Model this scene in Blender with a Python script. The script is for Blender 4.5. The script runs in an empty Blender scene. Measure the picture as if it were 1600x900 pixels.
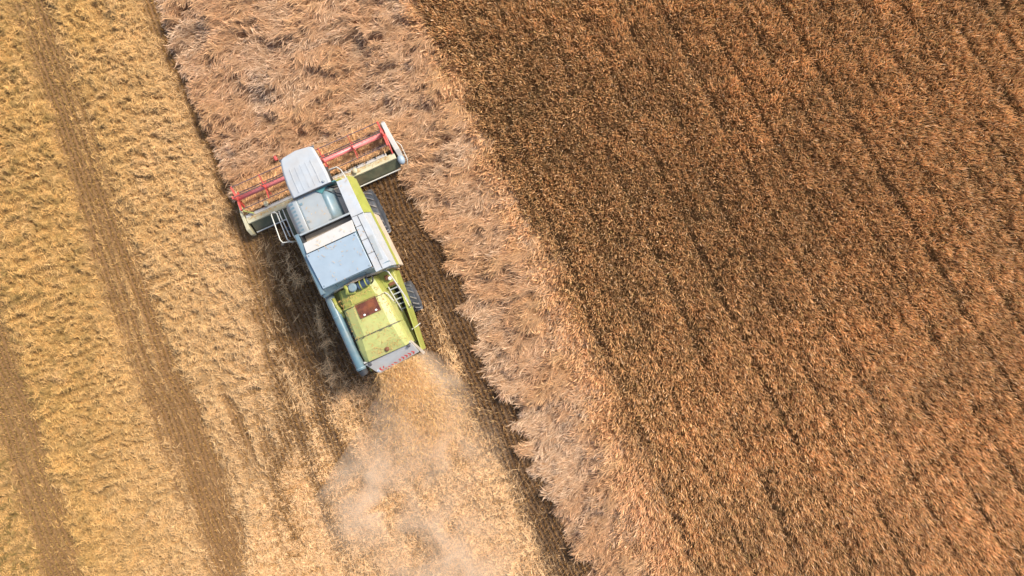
import bpy, bmesh, math
import numpy as np
from mathutils import Vector, Matrix

scene = bpy.context.scene
COL = scene.collection
R = math.radians
rng = np.random.default_rng(7)

# ------------------------------------------------------------------ camera, world, sun, exposure
CAM_H = 28.0
cam_d = bpy.data.cameras.new("camera"); cam = bpy.data.objects.new("camera", cam_d); COL.objects.link(cam)
cam.location = (0, 0, CAM_H); cam.rotation_euler = (0, 0, 0)
cam_d.sensor_width = 36; cam_d.lens = 36 * CAM_H / 40.0
cam_d.clip_start = 0.1; cam_d.clip_end = 5000
scene.camera = cam

SUN_EL, SUN_AZ = R(49), R(42)                 # azimuth counted from +X (picture right) towards +Y (picture top)
sv = Vector((math.cos(SUN_EL) * math.cos(SUN_AZ), math.cos(SUN_EL) * math.sin(SUN_AZ), math.sin(SUN_EL)))
world = bpy.data.worlds.new("World"); scene.world = world; world.use_nodes = True
wn = world.node_tree
sky = wn.nodes.new('ShaderNodeTexSky'); sky.sky_type = 'NISHITA'; sky.sun_disc = False
sky.sun_elevation = SUN_EL; sky.sun_rotation = math.pi / 2 - SUN_AZ
sky.dust_density = 2.5; sky.air_density = 1.0
wn.links.new(sky.outputs[0], wn.nodes['Background'].inputs[0]); wn.nodes['Background'].inputs[1].default_value = 0.15
sd = bpy.data.lights.new("sun", 'SUN'); sun = bpy.data.objects.new("sun", sd); COL.objects.link(sun)
sd.energy = 3.2; sd.angle = R(9); sd.color = (1.0, 0.92, 0.80)
sun.rotation_euler = sv.to_track_quat('Z', 'Y').to_euler(); sun.location = (10, 8, 25)
vs = scene.view_settings; vs.view_transform = 'Standard'; vs.look = 'None'; vs.gamma = 1; vs.use_curve_mapping = False
vs.exposure = 0.7
cy = scene.cycles
cy.use_denoising = True; cy.max_bounces = 8; cy.diffuse_bounces = 3; cy.glossy_bounces = 3; cy.transmission_bounces = 4
cy.transparent_max_bounces = 8; cy.volume_bounces = 6; cy.volume_step_rate = 2.0

# ------------------------------------------------------------------ small noise library (metres in, 0..1 out)
def vnoise(x, y, seed):
    r = np.random.default_rng(seed); g = r.random((256, 256))
    xi = np.floor(x).astype(int); yi = np.floor(y).astype(int); fx = x - xi; fy = y - yi
    fx = fx * fx * (3 - 2 * fx); fy = fy * fy * (3 - 2 * fy)
    a = g[xi % 256, yi % 256]; b = g[(xi + 1) % 256, yi % 256]; c = g[xi % 256, (yi + 1) % 256]; d = g[(xi + 1) % 256, (yi + 1) % 256]
    return (a * (1 - fx) + b * fx) * (1 - fy) + (c * (1 - fx) + d * fx) * fy
def fbm(x, y, seed, o=3):
    s = 0; a = 0.5; t = 0
    for i in range(o):
        s = s + a * vnoise(x * 2 ** i + 31.7 * i, y * 2 ** i + 11.3 * i, seed + i); t += a; a *= .55
    return s / t
def ss(a, b, x):
    t = np.clip((x - a) / (b - a), 0, 1); return t * t * (3 - 2 * t)
def poly(pts):
    ys = np.array([p[0] for p in pts], float); xs = np.array([p[1] for p in pts], float)
    s0 = (xs[1] - xs[0]) / (ys[1] - ys[0]); s1 = (xs[-1] - xs[-2]) / (ys[-1] - ys[-2])
    ys = np.concatenate([[ys[0] - 3000], ys, [ys[-1] + 3000]]); xs = np.concatenate([[xs[0] - 3000 * s0], xs, [xs[-1] + 3000 * s1]])
    return lambda y: np.interp(y, ys, xs)
def mix(a, b, t):
    t = np.asarray(t)[..., None]; return np.asarray(a) * (1 - t) + np.asarray(b) * t

# ------------------------------------------------------------------ plan of the field. Plan units are 1/40 m: X = (px-800)/40, Y = (450-py)/40
B_R = poly([(0, -155), (225, -85), (490, 8), (665, 65), (885, 130)])
B_L = poly([(0, -260), (490, -70), (665, -5), (850, 55), (900, 72)])
A_R = poly([(0, 77), (15, 82), (175, 140), (450, 240), (575, 282), (640, 318), (840, 390), (900, 420)])
A_L = poly([(0, 14), (175, 78), (490, 172), (600, 215), (825, 300), (900, 332)])
D_R = poly([(0, 228), (220, 316), (300, 348), (380, 386), (475, 398), (520, 414), (611, 430), (700, 455), (900, 520)])
C_E = poly([(0, 250), (60, 270), (130, 295), (220, 335), (290, 362), (360, 384)])
S_B = poly([(0, 640), (110, 702), (240, 748), (330, 800), (420, 846), (540, 895), (640, 938), (760, 985), (900, 1035)])
E_E = poly([(0, 540), (270, 628), (330, 648), (420, 702), (500, 737), (620, 794), (740, 838), (880, 908)])
P_L = poly([(480, 520), (560, 500), (640, 480), (700, 455), (800, 420), (900, 390)])
P_R = poly([(480, 640), (555, 660), (600, 696), (640, 732), (700, 768), (800, 812), (900, 850)])
T_1 = poly([(460, 440), (520, 462), (600, 490), (660, 508), (720, 545), (803, 550), (870, 582), (900, 590)])
T_2 = poly([(560, 338), (700, 388), (880, 452)]); T_3 = poly([(400, 405), (620, 452), (760, 496), (880, 536)]); T_4 = poly([(600, 395), (760, 430), (900, 488)])
MA = R(24); MO = (-6.0, 1.5)                  # heading and place of the harvester
mf = (-math.sin(MA), math.cos(MA)); mr = (math.cos(MA), math.sin(MA))

def n2s(X, Y): return fbm(X * 4 + Y, Y * 1.6 - X, 47, 2)
def zones(X, Y):
    px = X * 40 + 800; py = 450 - Y * 40
    w1 = (fbm(X * 1.1, Y * 1.1, 3) - .5) * 26; w2 = (fbm(X * 3.2, Y * 3.2, 9) - .5) * 16
    wob = w1 * .4 + w2 * .6 + (vnoise(X * .9, Y * 3.0, 24) - .5) * 12 + (vnoise(X * 2.2, Y * 6.0, 25) - .5) * 8
    u = (X - MO[0]) * mr[0] + (Y - MO[1]) * mr[1]; v = (X - MO[0]) * mf[0] + (Y - MO[1]) * mf[1]
    qx = px + wob
    ahead = ss(3.2, 3.55, v)
    lod_l = ss(-6, 6, qx - C_E(py)) * ahead
    tongue = (vnoise(X * .9 + Y * .4, Y * 2.4, 21) - .5) * 46 + (vnoise(X * 2 + Y, Y * 5, 22) - .5) * 14
    lod_r = ss(-5, 5, px + tongue - E_E(py))
    crop = np.maximum(lod_l, lod_r)
    sw = np.interp(py, [0, 350, 900], [22, 34, 70]); stand = np.clip((px + w1 * 1.7 + w2 - S_B(py)) / (2 * sw) + .5, 0, 1)
    cut = 1 - crop
    # straw cover on the cut ground
    s = np.zeros_like(px)
    band = lambda l, r, e=14: ss(-e, e, px + wob - l(py)) * ss(-e, e, r(py) - px - wob)
    s = np.maximum(s, band(B_R, A_L))
    s = np.maximum(s, ss(-16, 16, px + wob - A_R(py)) * ss(-6, 26, D_R(py) - px - wob) * (1 - ss(540, 650, py) * ss(-10, 25, px - A_R(py)) * ss(.40, .56, fbm((X + .42 * Y) * 1.3, Y * .4, 55)) * .75))
    rowl = (px - A_R(py)) / 6.0 + wob * .05; rs_ = vnoise(rowl + 40, py / 190 + 7, 61); rs2 = vnoise(rowl * .5 + 90, py / 90, 62)
    stripe = ss(.45, .8, rs_ * .65 + rs2 * .35)
    s = np.maximum(s, band(A_L, A_R, 14) * (.04 + .34 * stripe)); s = np.maximum(s, band(B_L, B_R, 14) * (.04 + .32 * stripe))
    strk = ss(.36, .54, fbm((px - .42 * py) / 20 + 50, py / 260, 63, 2))
    s = np.maximum(s, .75 * ss(-8, 8, B_L(py) - px - wob))
    n = fbm(X * .8, Y * .8, 40); n2 = fbm(X * 2.2 + 9, Y * 2.2, 44)
    low = ss(520, 640, py) * ss(-10, 20, px - A_R(py)) * ss(20, -20, px - P_L(py) - 20)
    s = np.maximum(s, low * np.clip(.42 + 2.4 * (fbm((X + .42 * Y) * 1.5, Y * .45, 48) - .5), .15, 1))
    right_of_D = ss(-5, 10, px - D_R(py))
    rg = 1 - np.abs(2 * fbm(X * 1.15 + .5 * Y, Y * .75 - X * .3, 46, 3) - 1); rg2 = 1 - np.abs(2 * fbm(X * 2.3 + Y, Y * 1.5, 56, 2) - 1)
    s = np.maximum(s, right_of_D * ss(320, 500, py) * (ss(.86, .97, rg) * .75 + ss(.88, .98, rg2) * .5 + .10 + .25 * ss(480, 640, py) * n2) * ss(660, 560, px))
    plume = ss(-30, 30, px + w1 * 1.4 - P_L(py)) * ss(-14, 14, P_R(py) - px - wob) * ss(-4.3, -5.0, v)
    z_pl = plume
    s = np.maximum(s, plume * np.clip(.80 + 1.3 * (fbm(u * .9, v * .45, 49) - .45) + .2 * ss(-6, -9, v), .12, 1))
    side = ss(.9, 1.3, u) * ss(2.0, 1.6, u) * ss(-2.3, -3.8, v) * ss(-7, -5, v)
    s = np.maximum(s, side * .65)
    s = np.maximum(s, ss(560, 760, py) * ss(10, 50, px - P_R(py) + 50) * .22 * (n2 * 1.3))
    t1 = np.exp(-((px + wob * .7 - T_1(py)) / 17.0) ** 2) * ss(515, 545, py) * ss(760, 715, py)
    s = s * (1 - .85 * strk * ss(D_R(py) - 30, D_R(py) + 30, px) * ss(380, 470, py) * (1 - .6 * z_pl))
    for T_, w_, a_, ya, yb in ((T_2, 9, .75, 590, 900), (T_3, 13, .8, 430, 850), (T_4, 12, .7, 610, 860)):
        s = s * (1 - a_ * np.exp(-((px + wob * .8 - T_(py)) / w_) ** 2) * ss(ya - 40, ya + 40, py) * ss(yb + 50, yb - 50, py) * (.45 + .9 * fbm(X * 1.6, Y * 1.6, 64, 2)).clip(0, 1))
    s = s * (1 - .95 * t1)
    hdr = np.exp(-((px + 2 * wob - 402 - (py - 400) * .3) / 16) ** 2) * ss(330, 360, py) * ss(520, 440, py)
    s = s * (1 - .7 * hdr)
    s = np.clip(s, 0, 1) * cut
    return dict(px=px, py=py, crop=crop, stand=stand * crop, lodge=crop * (1 - stand), cut=cut, straw=s, plume=plume * cut, u=u, v=v, n=n, n2=n2)

def clumps(X, Y, seed, ang, sx, sy):
    c, s_ = math.cos(ang), math.sin(ang); wx = (fbm(X * 1.3, Y * 1.3, seed + 50) - .5) * 1.4
    a = (X * c + Y * s_ + wx) * sx; b = (-X * s_ + Y * c + wx) * sy
    return fbm(a, b, seed, 3)

def flow_angle(X, Y):                         # the way the lodged heads point
    px = X * 40 + 800; py = 450 - Y * 40
    near = ss(-120, 60, px - S_B(py)); dn = ss(250, 700, py)
    a = 203 + 24 * near + 16 * dn + (fbm(X * .38, Y * .38, 71) - .5) * 95 + (fbm(X * 1.6, Y * 1.6, 75) - .5) * 60
    patch = np.exp(-(((px - 415) / 22) ** 2 + ((py - 130) / 55) ** 2))
    return np.radians(a - 50 * patch)

def height(X, Y, z):
    lm = clumps(X, Y, 81, R(30), .8, 2.3); lm2 = clumps(X, Y, 87, R(32), 2.6, 7.5)
    hl = .27 + 1.35 * (lm - .44) + .50 * (lm2 - .5)
    fade = ss(0, 90, z['px'] - E_E(z['py']))
    hl = np.maximum(hl, .08)
    h = z['lodge'] * hl * np.where(z['v'] > 3.2, 1, .75 + .25 * fade)
    sm = clumps(X, Y, 91, R(-22), 5.6, 6.8); sm2 = clumps(X, Y, 95, R(-15), 2.0, 2.6)
    h = h + z['straw'] * (.03 + .78 * np.clip(sm - .42, 0, 1) + .22 * np.clip(sm2 - .4, 0, 1)) * (1 - .55 * z['plume'])
    urow = np.where(z['px'] > 430, z['px'] - E_E(z['py']), z['px'] - A_R(z['py']))
    h = h + z['cut'] * (1 - z['straw']) * .03 * np.cos(urow * 2 * np.pi / 8)
    h = h + .02 * (fbm(X * 3, Y * 3, 5) - .5)
    return h

# ------------------------------------------------------------------ materials
def mat(name, color, rough=.6, metal=0.0, var=.12, scale=6.0, dirt=0.0, dirt_col=(.32, .22, .12), spec=.5, coat=0.0, trans=0.0, bump=0.0):
    m = bpy.data.materials.new(name); m.use_nodes = True; nt = m.node_tree; b = nt.nodes['Principled BSDF']
    tc = nt.nodes.new('ShaderNodeTexCoord'); no = nt.nodes.new('ShaderNodeTexNoise'); no.inputs['Scale'].default_value = scale; no.inputs['Detail'].default_value = 6
    nt.links.new(tc.outputs['Object'], no.inputs['Vector'])
    cr = nt.nodes.new('ShaderNodeValToRGB'); cr.color_ramp.elements[0].position = .3; cr.color_ramp.elements[1].position = .7
    cr.color_ramp.elements[0].color = tuple(c * (1 - var) for c in color) + (1,); cr.color_ramp.elements[1].color = tuple(min(1, c * (1 + var)) for c in color) + (1,)
    nt.links.new(no.outputs[0], cr.inputs[0]); out = cr.outputs[0]
    if dirt:
        n2 = nt.nodes.new('ShaderNodeTexNoise'); n2.inputs['Scale'].default_value = scale * .35; n2.inputs['Detail'].default_value = 9; n2.inputs['Roughness'].default_value = .72
        nt.links.new(tc.outputs['Object'], n2.inputs['Vector'])
        mr_ = nt.nodes.new('ShaderNodeMapRange'); mr_.inputs[1].default_value = .45; mr_.inputs[2].default_value = .72; mr_.inputs[4].default_value = dirt
        nt.links.new(n2.outputs[0], mr_.inputs[0])
        mx = nt.nodes.new('ShaderNodeMix'); mx.data_type = 'RGBA'; nt.links.new(mr_.outputs[0], mx.inputs[0]); nt.links.new(out, mx.inputs[6]); mx.inputs[7].default_value = dirt_col + (1,)
        out = mx.outputs[2]
    nt.links.new(out, b.inputs['Base Color'])
    rr = nt.nodes.new('ShaderNodeMapRange'); rr.inputs[3].default_value = max(.05, rough - .1); rr.inputs[4].default_value = min(1, rough + .12)
    nt.links.new(no.outputs[0], rr.inputs[0]); nt.links.new(rr.outputs[0], b.inputs['Roughness'])
    b.inputs['Metallic'].default_value = metal; b.inputs['Specular IOR Level'].default_value = spec; b.inputs['Coat Weight'].default_value = coat
    b.inputs['Transmission Weight'].default_value = trans
    if bump:
        bp = nt.nodes.new('ShaderNodeBump'); bp.inputs['Strength'].default_value = bump; bp.inputs['Distance'].default_value = .02
        nt.links.new(no.outputs[0], bp.inputs['Height']); nt.links.new(bp.outputs[0], b.inputs['Normal'])
    return m
def tint_mat(name, scale=90.0, amt=.25, rough=.75, transl=.0, bump=.0):
    m = bpy.data.materials.new(name); m.use_nodes = True; nt = m.node_tree; b = nt.nodes['Principled BSDF']
    at = nt.nodes.new('ShaderNodeAttribute'); at.attribute_name = 'tint'
    tc = nt.nodes.new('ShaderNodeTexCoord'); no = nt.nodes.new('ShaderNodeTexNoise'); no.inputs['Scale'].default_value = scale; no.inputs['Detail'].default_value = 3
    nt.links.new(tc.outputs['Object'], no.inputs['Vector'])
    mr_ = nt.nodes.new('ShaderNodeMapRange'); mr_.inputs[1].default_value = .25; mr_.inputs[2].default_value = .75; mr_.inputs[3].default_value = 1 - amt; mr_.inputs[4].default_value = 1 + amt
    nt.links.new(no.outputs[0], mr_.inputs[0])
    vm = nt.nodes.new('ShaderNodeVectorMath'); vm.operation = 'SCALE'; nt.links.new(at.outputs['Color'], vm.inputs[0]); nt.links.new(mr_.outputs[0], vm.inputs['Scale'])
    nt.links.new(vm.outputs[0], b.inputs['Base Color']); b.inputs['Roughness'].default_value = rough; b.inputs['Specular IOR Level'].default_value = .25
    if transl:
        tb = nt.nodes.new('ShaderNodeBsdfTranslucent'); mx = nt.nodes.new('ShaderNodeMixShader'); mx.inputs[0].default_value = transl
        nt.links.new(vm.outputs[0], tb.inputs[0]); nt.links.new(b.outputs[0], mx.inputs[1]); nt.links.new(tb.outputs[0], mx.inputs[2]); nt.links.new(mx.outputs[0], nt.nodes['Material Output'].inputs[0])
    if bump:
        bp = nt.nodes.new('ShaderNodeBump'); bp.inputs['Strength'].default_value = bump; bp.inputs['Distance'].default_value = .03
        nt.links.new(no.outputs[0], bp.inputs['Height']); nt.links.new(bp.outputs[0], b.inputs['Normal'])
    return m

# ------------------------------------------------------------------ fast mesh building
def fast_mesh(name, V, F, color, material, smooth=False):
    me = bpy.data.meshes.new(name); nv = len(V); nf = len(F)
    me.vertices.add(nv); me.vertices.foreach_set('co', np.ascontiguousarray(V, dtype=np.float32).ravel())
    me.loops.add(nf * 4); me.loops.foreach_set('vertex_index', np.ascontiguousarray(F, dtype=np.int32).ravel())
    me.polygons.add(nf); me.polygons.foreach_set('loop_start', np.arange(0, nf * 4, 4, dtype=np.int32))
    me.update(calc_edges=True)
    me.polygons.foreach_set('use_smooth', np.full(nf, smooth, dtype=bool))
    a = me.color_attributes.new('tint', 'FLOAT_COLOR', 'POINT')
    c = np.ones((nv, 4), np.float32); c[:, :3] = color; a.data.foreach_set('color', c.ravel())
    me.materials.append(material)
    o = bpy.data.objects.new(name, me); COL.objects.link(o); return o
def ribbons(name, base, d, bend, L, W, prof, col, nvec, material, colprof=None):
    n = len(prof); N = len(base); T = np.linspace(0, 1, n)
    P = base[:, None, :] + d[:, None, :] * (L[:, None] * T[None])[..., None] + bend[:, None, :] * (T[None, :, None] ** 2)
    tan = d[:, None, :] * L[:, None, None] + 2 * bend[:, None, :] * T[None, :, None]
    side = np.cross(tan, nvec[:, None, :]); side /= np.maximum(np.linalg.norm(side, axis=2, keepdims=True), 1e-6)
    hw = side * (W[:, None] * np.array(prof)[None] * .5)[..., None]
    V = np.stack([P - hw, P + hw], 2).reshape(-1, 3)
    i = (np.arange(N)[:, None] * n + np.arange(n - 1)[None]).ravel() * 2
    F = np.stack([i, i + 1, i + 3, i + 2], 1)
    cc = np.repeat(col[:, None, :], n, 1)
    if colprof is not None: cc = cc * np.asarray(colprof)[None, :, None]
    C = np.repeat(cc.reshape(-1, 3), 2, 0)
    return fast_mesh(name, V, F, C, material)
def tag(o, label=None, cat=None, group=None, kind=None):
    if label: o['label'] = label
    if cat: o['category'] = cat
    if group: o['group'] = group
    if kind: o['kind'] = kind
    return o
def scatter(dens, x0=-25, x1=25, y0=-16, y1=16):
    N = int(dens * (x1 - x0) * (y1 - y0)); X = rng.uniform(x0, x1, N); Y = rng.uniform(y0, y1, N)
    far = np.maximum(np.abs(X) - 21.2, np.abs(Y) - 12.6); keep = rng.random(N) < np.where(far > 0, .5, 1)
    return X[keep], Y[keep]
def rvec(N, s=1.0): return rng.normal(0, s, (N, 3))

# ------------------------------------------------------------------ ground
def axis(a, b, step):
    core = np.arange(a, b + 1e-6, step); far = np.array([1, 3, 8, 20, 60, 180, 600, 2000.])
    return np.concatenate([(a - far)[::-1], core, b + far])
gx = axis(-26, 26, .07); gy = axis(-17, 17, .07)
GX, GY = np.meshgrid(gx, gy); z = zones(GX, GY); H = height(GX, GY, z)
outer = ss(24, 26, np.abs(GX)) + ss(15, 17, np.abs(GY)); H = H * (1 - np.clip(outer, 0, 1)) 
SOIL = np.array((.115, .070, .038)); STUB = np.array((.46, .265, .10)); GOLD = np.array((.72, .44, .155)); PALE = np.array((.78, .52, .27))
LODG = np.array((.65, .38, .20)); PINK = np.array((.75, .53, .34)); RUST = np.array((.52, .315, .14)); ORNG = np.array((.69, .435, .20)); OLIV = np.array((.20, .17, .05))
def straw_col(z, X, Y):
    left = ss(520, -60, z['px']); c = mix(PALE, GOLD, np.clip(left * 1.3 + .15 * (z['n'] - .5), 0, 1))
    return c
warm = ss(520, 380, z['px'])
c = mix(mix(SOIL * 1.25, np.array((.19, .105, .045)), warm), straw_col(z, GX, GY) * .40, z['straw'])
c = mix(c, LODG * .42, z['lodge'])
c = mix(c, RUST * .28, z['stand'])
c = c * (0.8 + .4 * fbm(GX * 6, GY * 6, 60))[..., None]
ny, nx = GX.shape; idx = np.arange(ny * nx).reshape(ny, nx)
F = np.stack([idx[:-1, :-1], idx[:-1, 1:], idx[1:, 1:], idx[1:, :-1]], -1).reshape(-1, 4)
ground = fast_mesh("ground", np.stack([GX, GY, H], -1).reshape(-1, 3), F, c.reshape(-1, 3), tint_mat("field_soil", 14, .3, .95, bump=.4), True)
tag(ground, kind='structure', label='ploughless field soil under stubble, straw and ripe wheat')

# ------------------------------------------------------------------ standing wheat
m_plant = tint_mat("wheat_ears", 30, .12, .8, transl=.3)
X, Y = scatter(900); z = zones(X, Y)
px, py = z['px'], z['py']
rowa = (px - .176 * py) / (1 + .00035 * py); fine = .5 + .5 * np.cos((rowa + 3 * (fbm(X * .8, Y * .8, 32) - .5)) * 2 * np.pi / 11.5)
gap = np.exp(-((((rowa + 6 * (fbm(X, Y, 33) - .5)) % 62) - 31) / 3.0) ** 2) * (.5 + .55 * ss(.40, .60, fbm(X * .6, Y * .6, 34))) 
hole = ss(.74, .84, fbm(X * 2.1, Y * 2.1, 35, 2)) * .7
keep = (rng.random(len(X)) < z['stand'] * (1 - .85 * gap) * (1 - hole) * (.45 + .55 * fine))
X, Y = X[keep], Y[keep]; px, py = px[keep], py[keep]; stand = z['stand'][keep]; N = len(X)
tuft = fbm(X * 6, Y * 6, 36, 2); low = fbm(X * .28, Y * .28, 37, 3); md = fbm(X * 1.4, Y * 1.4, 38, 2)
hgt = .56 + .46 * (tuft - .5) + .18 * (md - .5) + rng.normal(0, .045, N); hgt -= .28 * gap[keep] + .07 * (1 - fine[keep])
la = flow_angle(X, Y) + rng.normal(0, .7, N)
lean = .10 + .35 * ss(1, .55, stand) + .16 * (fbm(X * .6, Y * .6, 39) - .3)
d = np.stack([np.cos(la) * lean, np.sin(la) * lean, np.ones(N)], 1) + rvec(N, .10); d /= np.linalg.norm(d, axis=1, keepdims=True)
ba = la + rng.normal(0, .9, N); bl = rng.uniform(.04, .15, N)
bend = np.stack([np.cos(ba) * bl, np.sin(ba) * bl, -bl * rng.uniform(.1, .7, N)], 1)
col = mix(RUST, ORNG, np.clip(.5 + .9 * (low - .5) + rng.normal(0, .3, N), 0, 1)) 
col = mix(col, LODG * 1.05, np.clip(ss(.98, .5, stand) * .7 + .14 * ss(900, 1500, px) + .12 * ss(350, 850, py) + rng.normal(0, .22, N), 0, .9))
col = mix(col, OLIV * 1.5, (rng.random(N) < .04) * .6); col = mix(col, np.array((.80, .60, .38)), (rng.random(N) < .07) * .8)
dk = np.exp(-((px - S_B(py) - 95) / 70) ** 2) * ss(700, 300, py) * .06
col = col * np.clip(rng.normal(1, .22, N) + .3 * (md - .5) + .3 * (tuft - .5) - dk, .35, 1.7)[:, None] * 1.06 * (1 + .15 * (low - .5) )[:, None]
base = np.stack([X, Y, np.full(N, .04)], 1)
nv = rvec(N)
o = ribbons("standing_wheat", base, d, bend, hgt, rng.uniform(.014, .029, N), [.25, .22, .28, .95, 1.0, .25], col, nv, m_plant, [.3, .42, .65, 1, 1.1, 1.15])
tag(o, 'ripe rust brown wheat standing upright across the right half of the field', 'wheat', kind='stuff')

# ------------------------------------------------------------------ lodged wheat
def lodged(name, test, label, dens=600):
    X, Y = scatter(dens); z = zones(X, Y); w = z['lodge'] * test(z)
    keep = rng.random(len(X)) < np.clip(w * 1.15, 0, 1)
    X, Y = X[keep], Y[keep]; N = len(X); z = {k: v[keep] for k, v in z.items()}
    h = height(X, Y, z); a = flow_angle(X, Y) + rng.normal(0, .20, N) + (fbm(X * 2.6, Y * 3.2, 77, 2) - .5) * 1.5
    steep = rng.uniform(-.05, .30, N) + .55 * ss(.1, .6, z['stand'] / np.maximum(z['crop'], .01))
    d = np.stack([np.cos(a), np.sin(a), steep], 1); L = rng.uniform(.2, .48, N)
    k = rng.normal(0, .10, N)
    bend = np.stack([-np.sin(a) * k, np.cos(a) * k, -rng.uniform(.03, .2, N)], 1)
    base = np.stack([X, Y, h + rng.uniform(-.03, .06, N)], 1) - np.stack([np.cos(a) * L * .5, np.sin(a) * L * .5, np.zeros(N)], 1)
    lmh = clumps(X, Y, 81, R(30), .8, 2.3) * .6 + clumps(X, Y, 87, R(32), 2.6, 7.5) * .4; p = clumps(X, Y, 83, R(28), .5, 1.1) * .5 + (1 - lmh) * .5; pn = fbm(X * .35, Y * .35, 99)
    col = mix(LODG, PINK, np.clip(.40 + 5.0 * (p - .5) + 1.2 * (pn - .5) + rng.normal(0, .2, N), 0, 1))
    col = mix(col, ORNG * 1.1, np.clip(2.6 * (.46 - p) + .45 * ss(0, .5, z['stand']) + rng.normal(0, .15, N), 0, .8))
    pp = z; patch = np.exp(-(((z['px'] - 412) / 24) ** 2 + ((z['py'] - 135) / 60) ** 2)); col = mix(col, np.array((.70, .52, .36)), patch * .7)
    col = col * np.clip(rng.normal(1, .2, N), .5, 1.6)[:, None]
    nv = rvec(N, .45) + np.array((0, 0, 1.0))
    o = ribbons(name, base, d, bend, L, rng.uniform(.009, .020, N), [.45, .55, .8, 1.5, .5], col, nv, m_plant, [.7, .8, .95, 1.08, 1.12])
    return tag(o, label, 'wheat', kind='stuff')
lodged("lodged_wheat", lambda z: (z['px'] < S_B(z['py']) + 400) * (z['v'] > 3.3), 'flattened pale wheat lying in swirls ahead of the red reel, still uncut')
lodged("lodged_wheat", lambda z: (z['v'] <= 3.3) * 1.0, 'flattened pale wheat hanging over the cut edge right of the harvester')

# ------------------------------------------------------------------ stubble rows
X, Y = scatter(640); z = zones(X, Y); px, py = z['px'], z['py']
right = px > 430
ref = np.where(right, E_E(py), A_R(py)); u = px - ref; un = np.round(u / 8) * 8 + rng.normal(0, .85, len(X))
X = (un + ref - 800) / 40
z = zones(X, Y)
keep = rng.random(len(X)) < z['cut'] * (1 - .8 * z['straw'])
X, Y = X[keep], Y[keep]; N = len(X); right = right[keep]; z = {k: v[keep] for k, v in z.items()}
d = np.stack([rng.normal(-.1, .16, N), rng.normal(.22, .2, N), np.ones(N)], 1)
cl = mix(STUB, GOLD * .78, np.clip(.40 + .9 * (fbm(X * 1.5, Y * 1.5, 111) - .5) + rng.normal(0, .25, N) + .35 * ss(500, 0, z['px']), 0, 1))
cl = mix(cl, OLIV, np.clip(ss(380, 0, z['px']) * .25 + rng.normal(0, .1, N), 0, 1)); cl = mix(cl, np.array((.26, .135, .055)), right * .5)
cl = cl * np.clip(rng.normal(1, .25, N), .4, 1.8)[:, None]
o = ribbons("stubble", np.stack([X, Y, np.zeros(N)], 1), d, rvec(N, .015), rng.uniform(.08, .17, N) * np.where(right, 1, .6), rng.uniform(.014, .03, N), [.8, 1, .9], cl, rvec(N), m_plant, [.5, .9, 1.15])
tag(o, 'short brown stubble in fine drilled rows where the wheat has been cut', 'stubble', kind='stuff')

# ------------------------------------------------------------------ straw lying on the cut ground
def straw(name, test, label, dens, L=(.07, .24), W=(.010, .020), ang=-22, spread=.75, pale=0.0, lift=.05, xr=(-25, 25), yr=(-16, 16), green=.0):
    X, Y = scatter(dens, xr[0], xr[1], yr[0], yr[1]); z = zones(X, Y); w = z['straw'] * test(z)
    sm0 = clumps(X, Y, 91, R(-22), 5.6, 6.8); keep = rng.random(len(X)) < np.clip(w * 1.15, 0, 1) * (.22 + .78 * ss(.36, .50, sm0 + .10 * z['plume'])); X, Y = X[keep], Y[keep]; N = len(X); z = {k: v[keep] for k, v in z.items()}
    h = height(X, Y, z); a = np.radians(ang) + (fbm(X * .8, Y * .8, 120) - .5) * 2.2 + rng.normal(0, spread, N)
    sm = clumps(X, Y, 91, R(-22), 5.6, 6.8)
    d = np.stack([np.cos(a), np.sin(a), rng.normal(.05, .22, N)], 1); LL = rng.uniform(*L, N)
    base = np.stack([X, Y, h + rng.uniform(0, lift, N)], 1) - d * (LL * .5)[:, None]
    col = straw_col(z, X, Y); col = mix(col, PALE * 1.08, np.clip(pale + 1.2 * (fbm(X * .9, Y * .9, 130) - .5), 0, 1))
    col = mix(col, STUB * 1.35, np.clip(4.0 * (.47 - sm) + rng.normal(0, .2, N) + .35 * (1 - z['straw']), 0, .85))
    if green: col = mix(col, np.array((.15, .115, .03)), np.clip(ss(.52, .66, clumps(X, Y, 140, 0, 5.0, 5.5)) * green * ss(330, 10, z['px']) + rng.normal(0, .08, N), 0, .9))
    col = col * np.clip(rng.normal(1, .2, N), .5, 1.5)[:, None]
    nv = rvec(N, .4) + np.array((0, 0, 1.0))
    o = ribbons(name, base, d, rvec(N, .03), LL, rng.uniform(*W, N), [.7, 1, .6], col, nv, m_plant)
    return tag(o, label, 'straw', 'straw swaths left on the cut ground', 'stuff')
straw("straw_swath", lambda z: ss(-30, 0, A_L(z['py']) - z['px'] + 20) * ss(-30, 0, z['px'] - B_R(z['py']) + 20), 'golden clumpy straw swath nearest the left edge of the photo', 900, xr=(-25, -7), green=.6)
straw("straw_swath", lambda z: ss(-30, 0, z['px'] - A_R(z['py']) + 20) * (z['px'] < D_R(z['py']) + 14) * (z['py'] < 2000), 'broad golden straw swath between the brown stubble strip and the harvester', 900, xr=(-25, -5), green=.25)
straw("straw_swath", lambda z: (z['px'] < B_L(z['py']) + 12) * 1.0, 'dark olive tinged straw in the bottom left corner of the field', 800, xr=(-25, -15), green=1.0)
straw("loose_straw", lambda z: (z['px'] >= D_R(z['py']) + 10) * (1 - z['plume']), 'thin wisps of loose straw scattered over brown stubble around the harvester', 640, L=(.15, .45), W=(.008, .02), ang=60, spread=.9, lift=.08, xr=(-11, 4))
straw("chaff_cover", lambda z: z['plume'], 'pale dusty chaff and chopped straw spread behind the harvester', 900, L=(.05, .2), W=(.012, .028), ang=35, spread=1.2, pale=.7, xr=(-11, 4), yr=(-16, 0))
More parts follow.
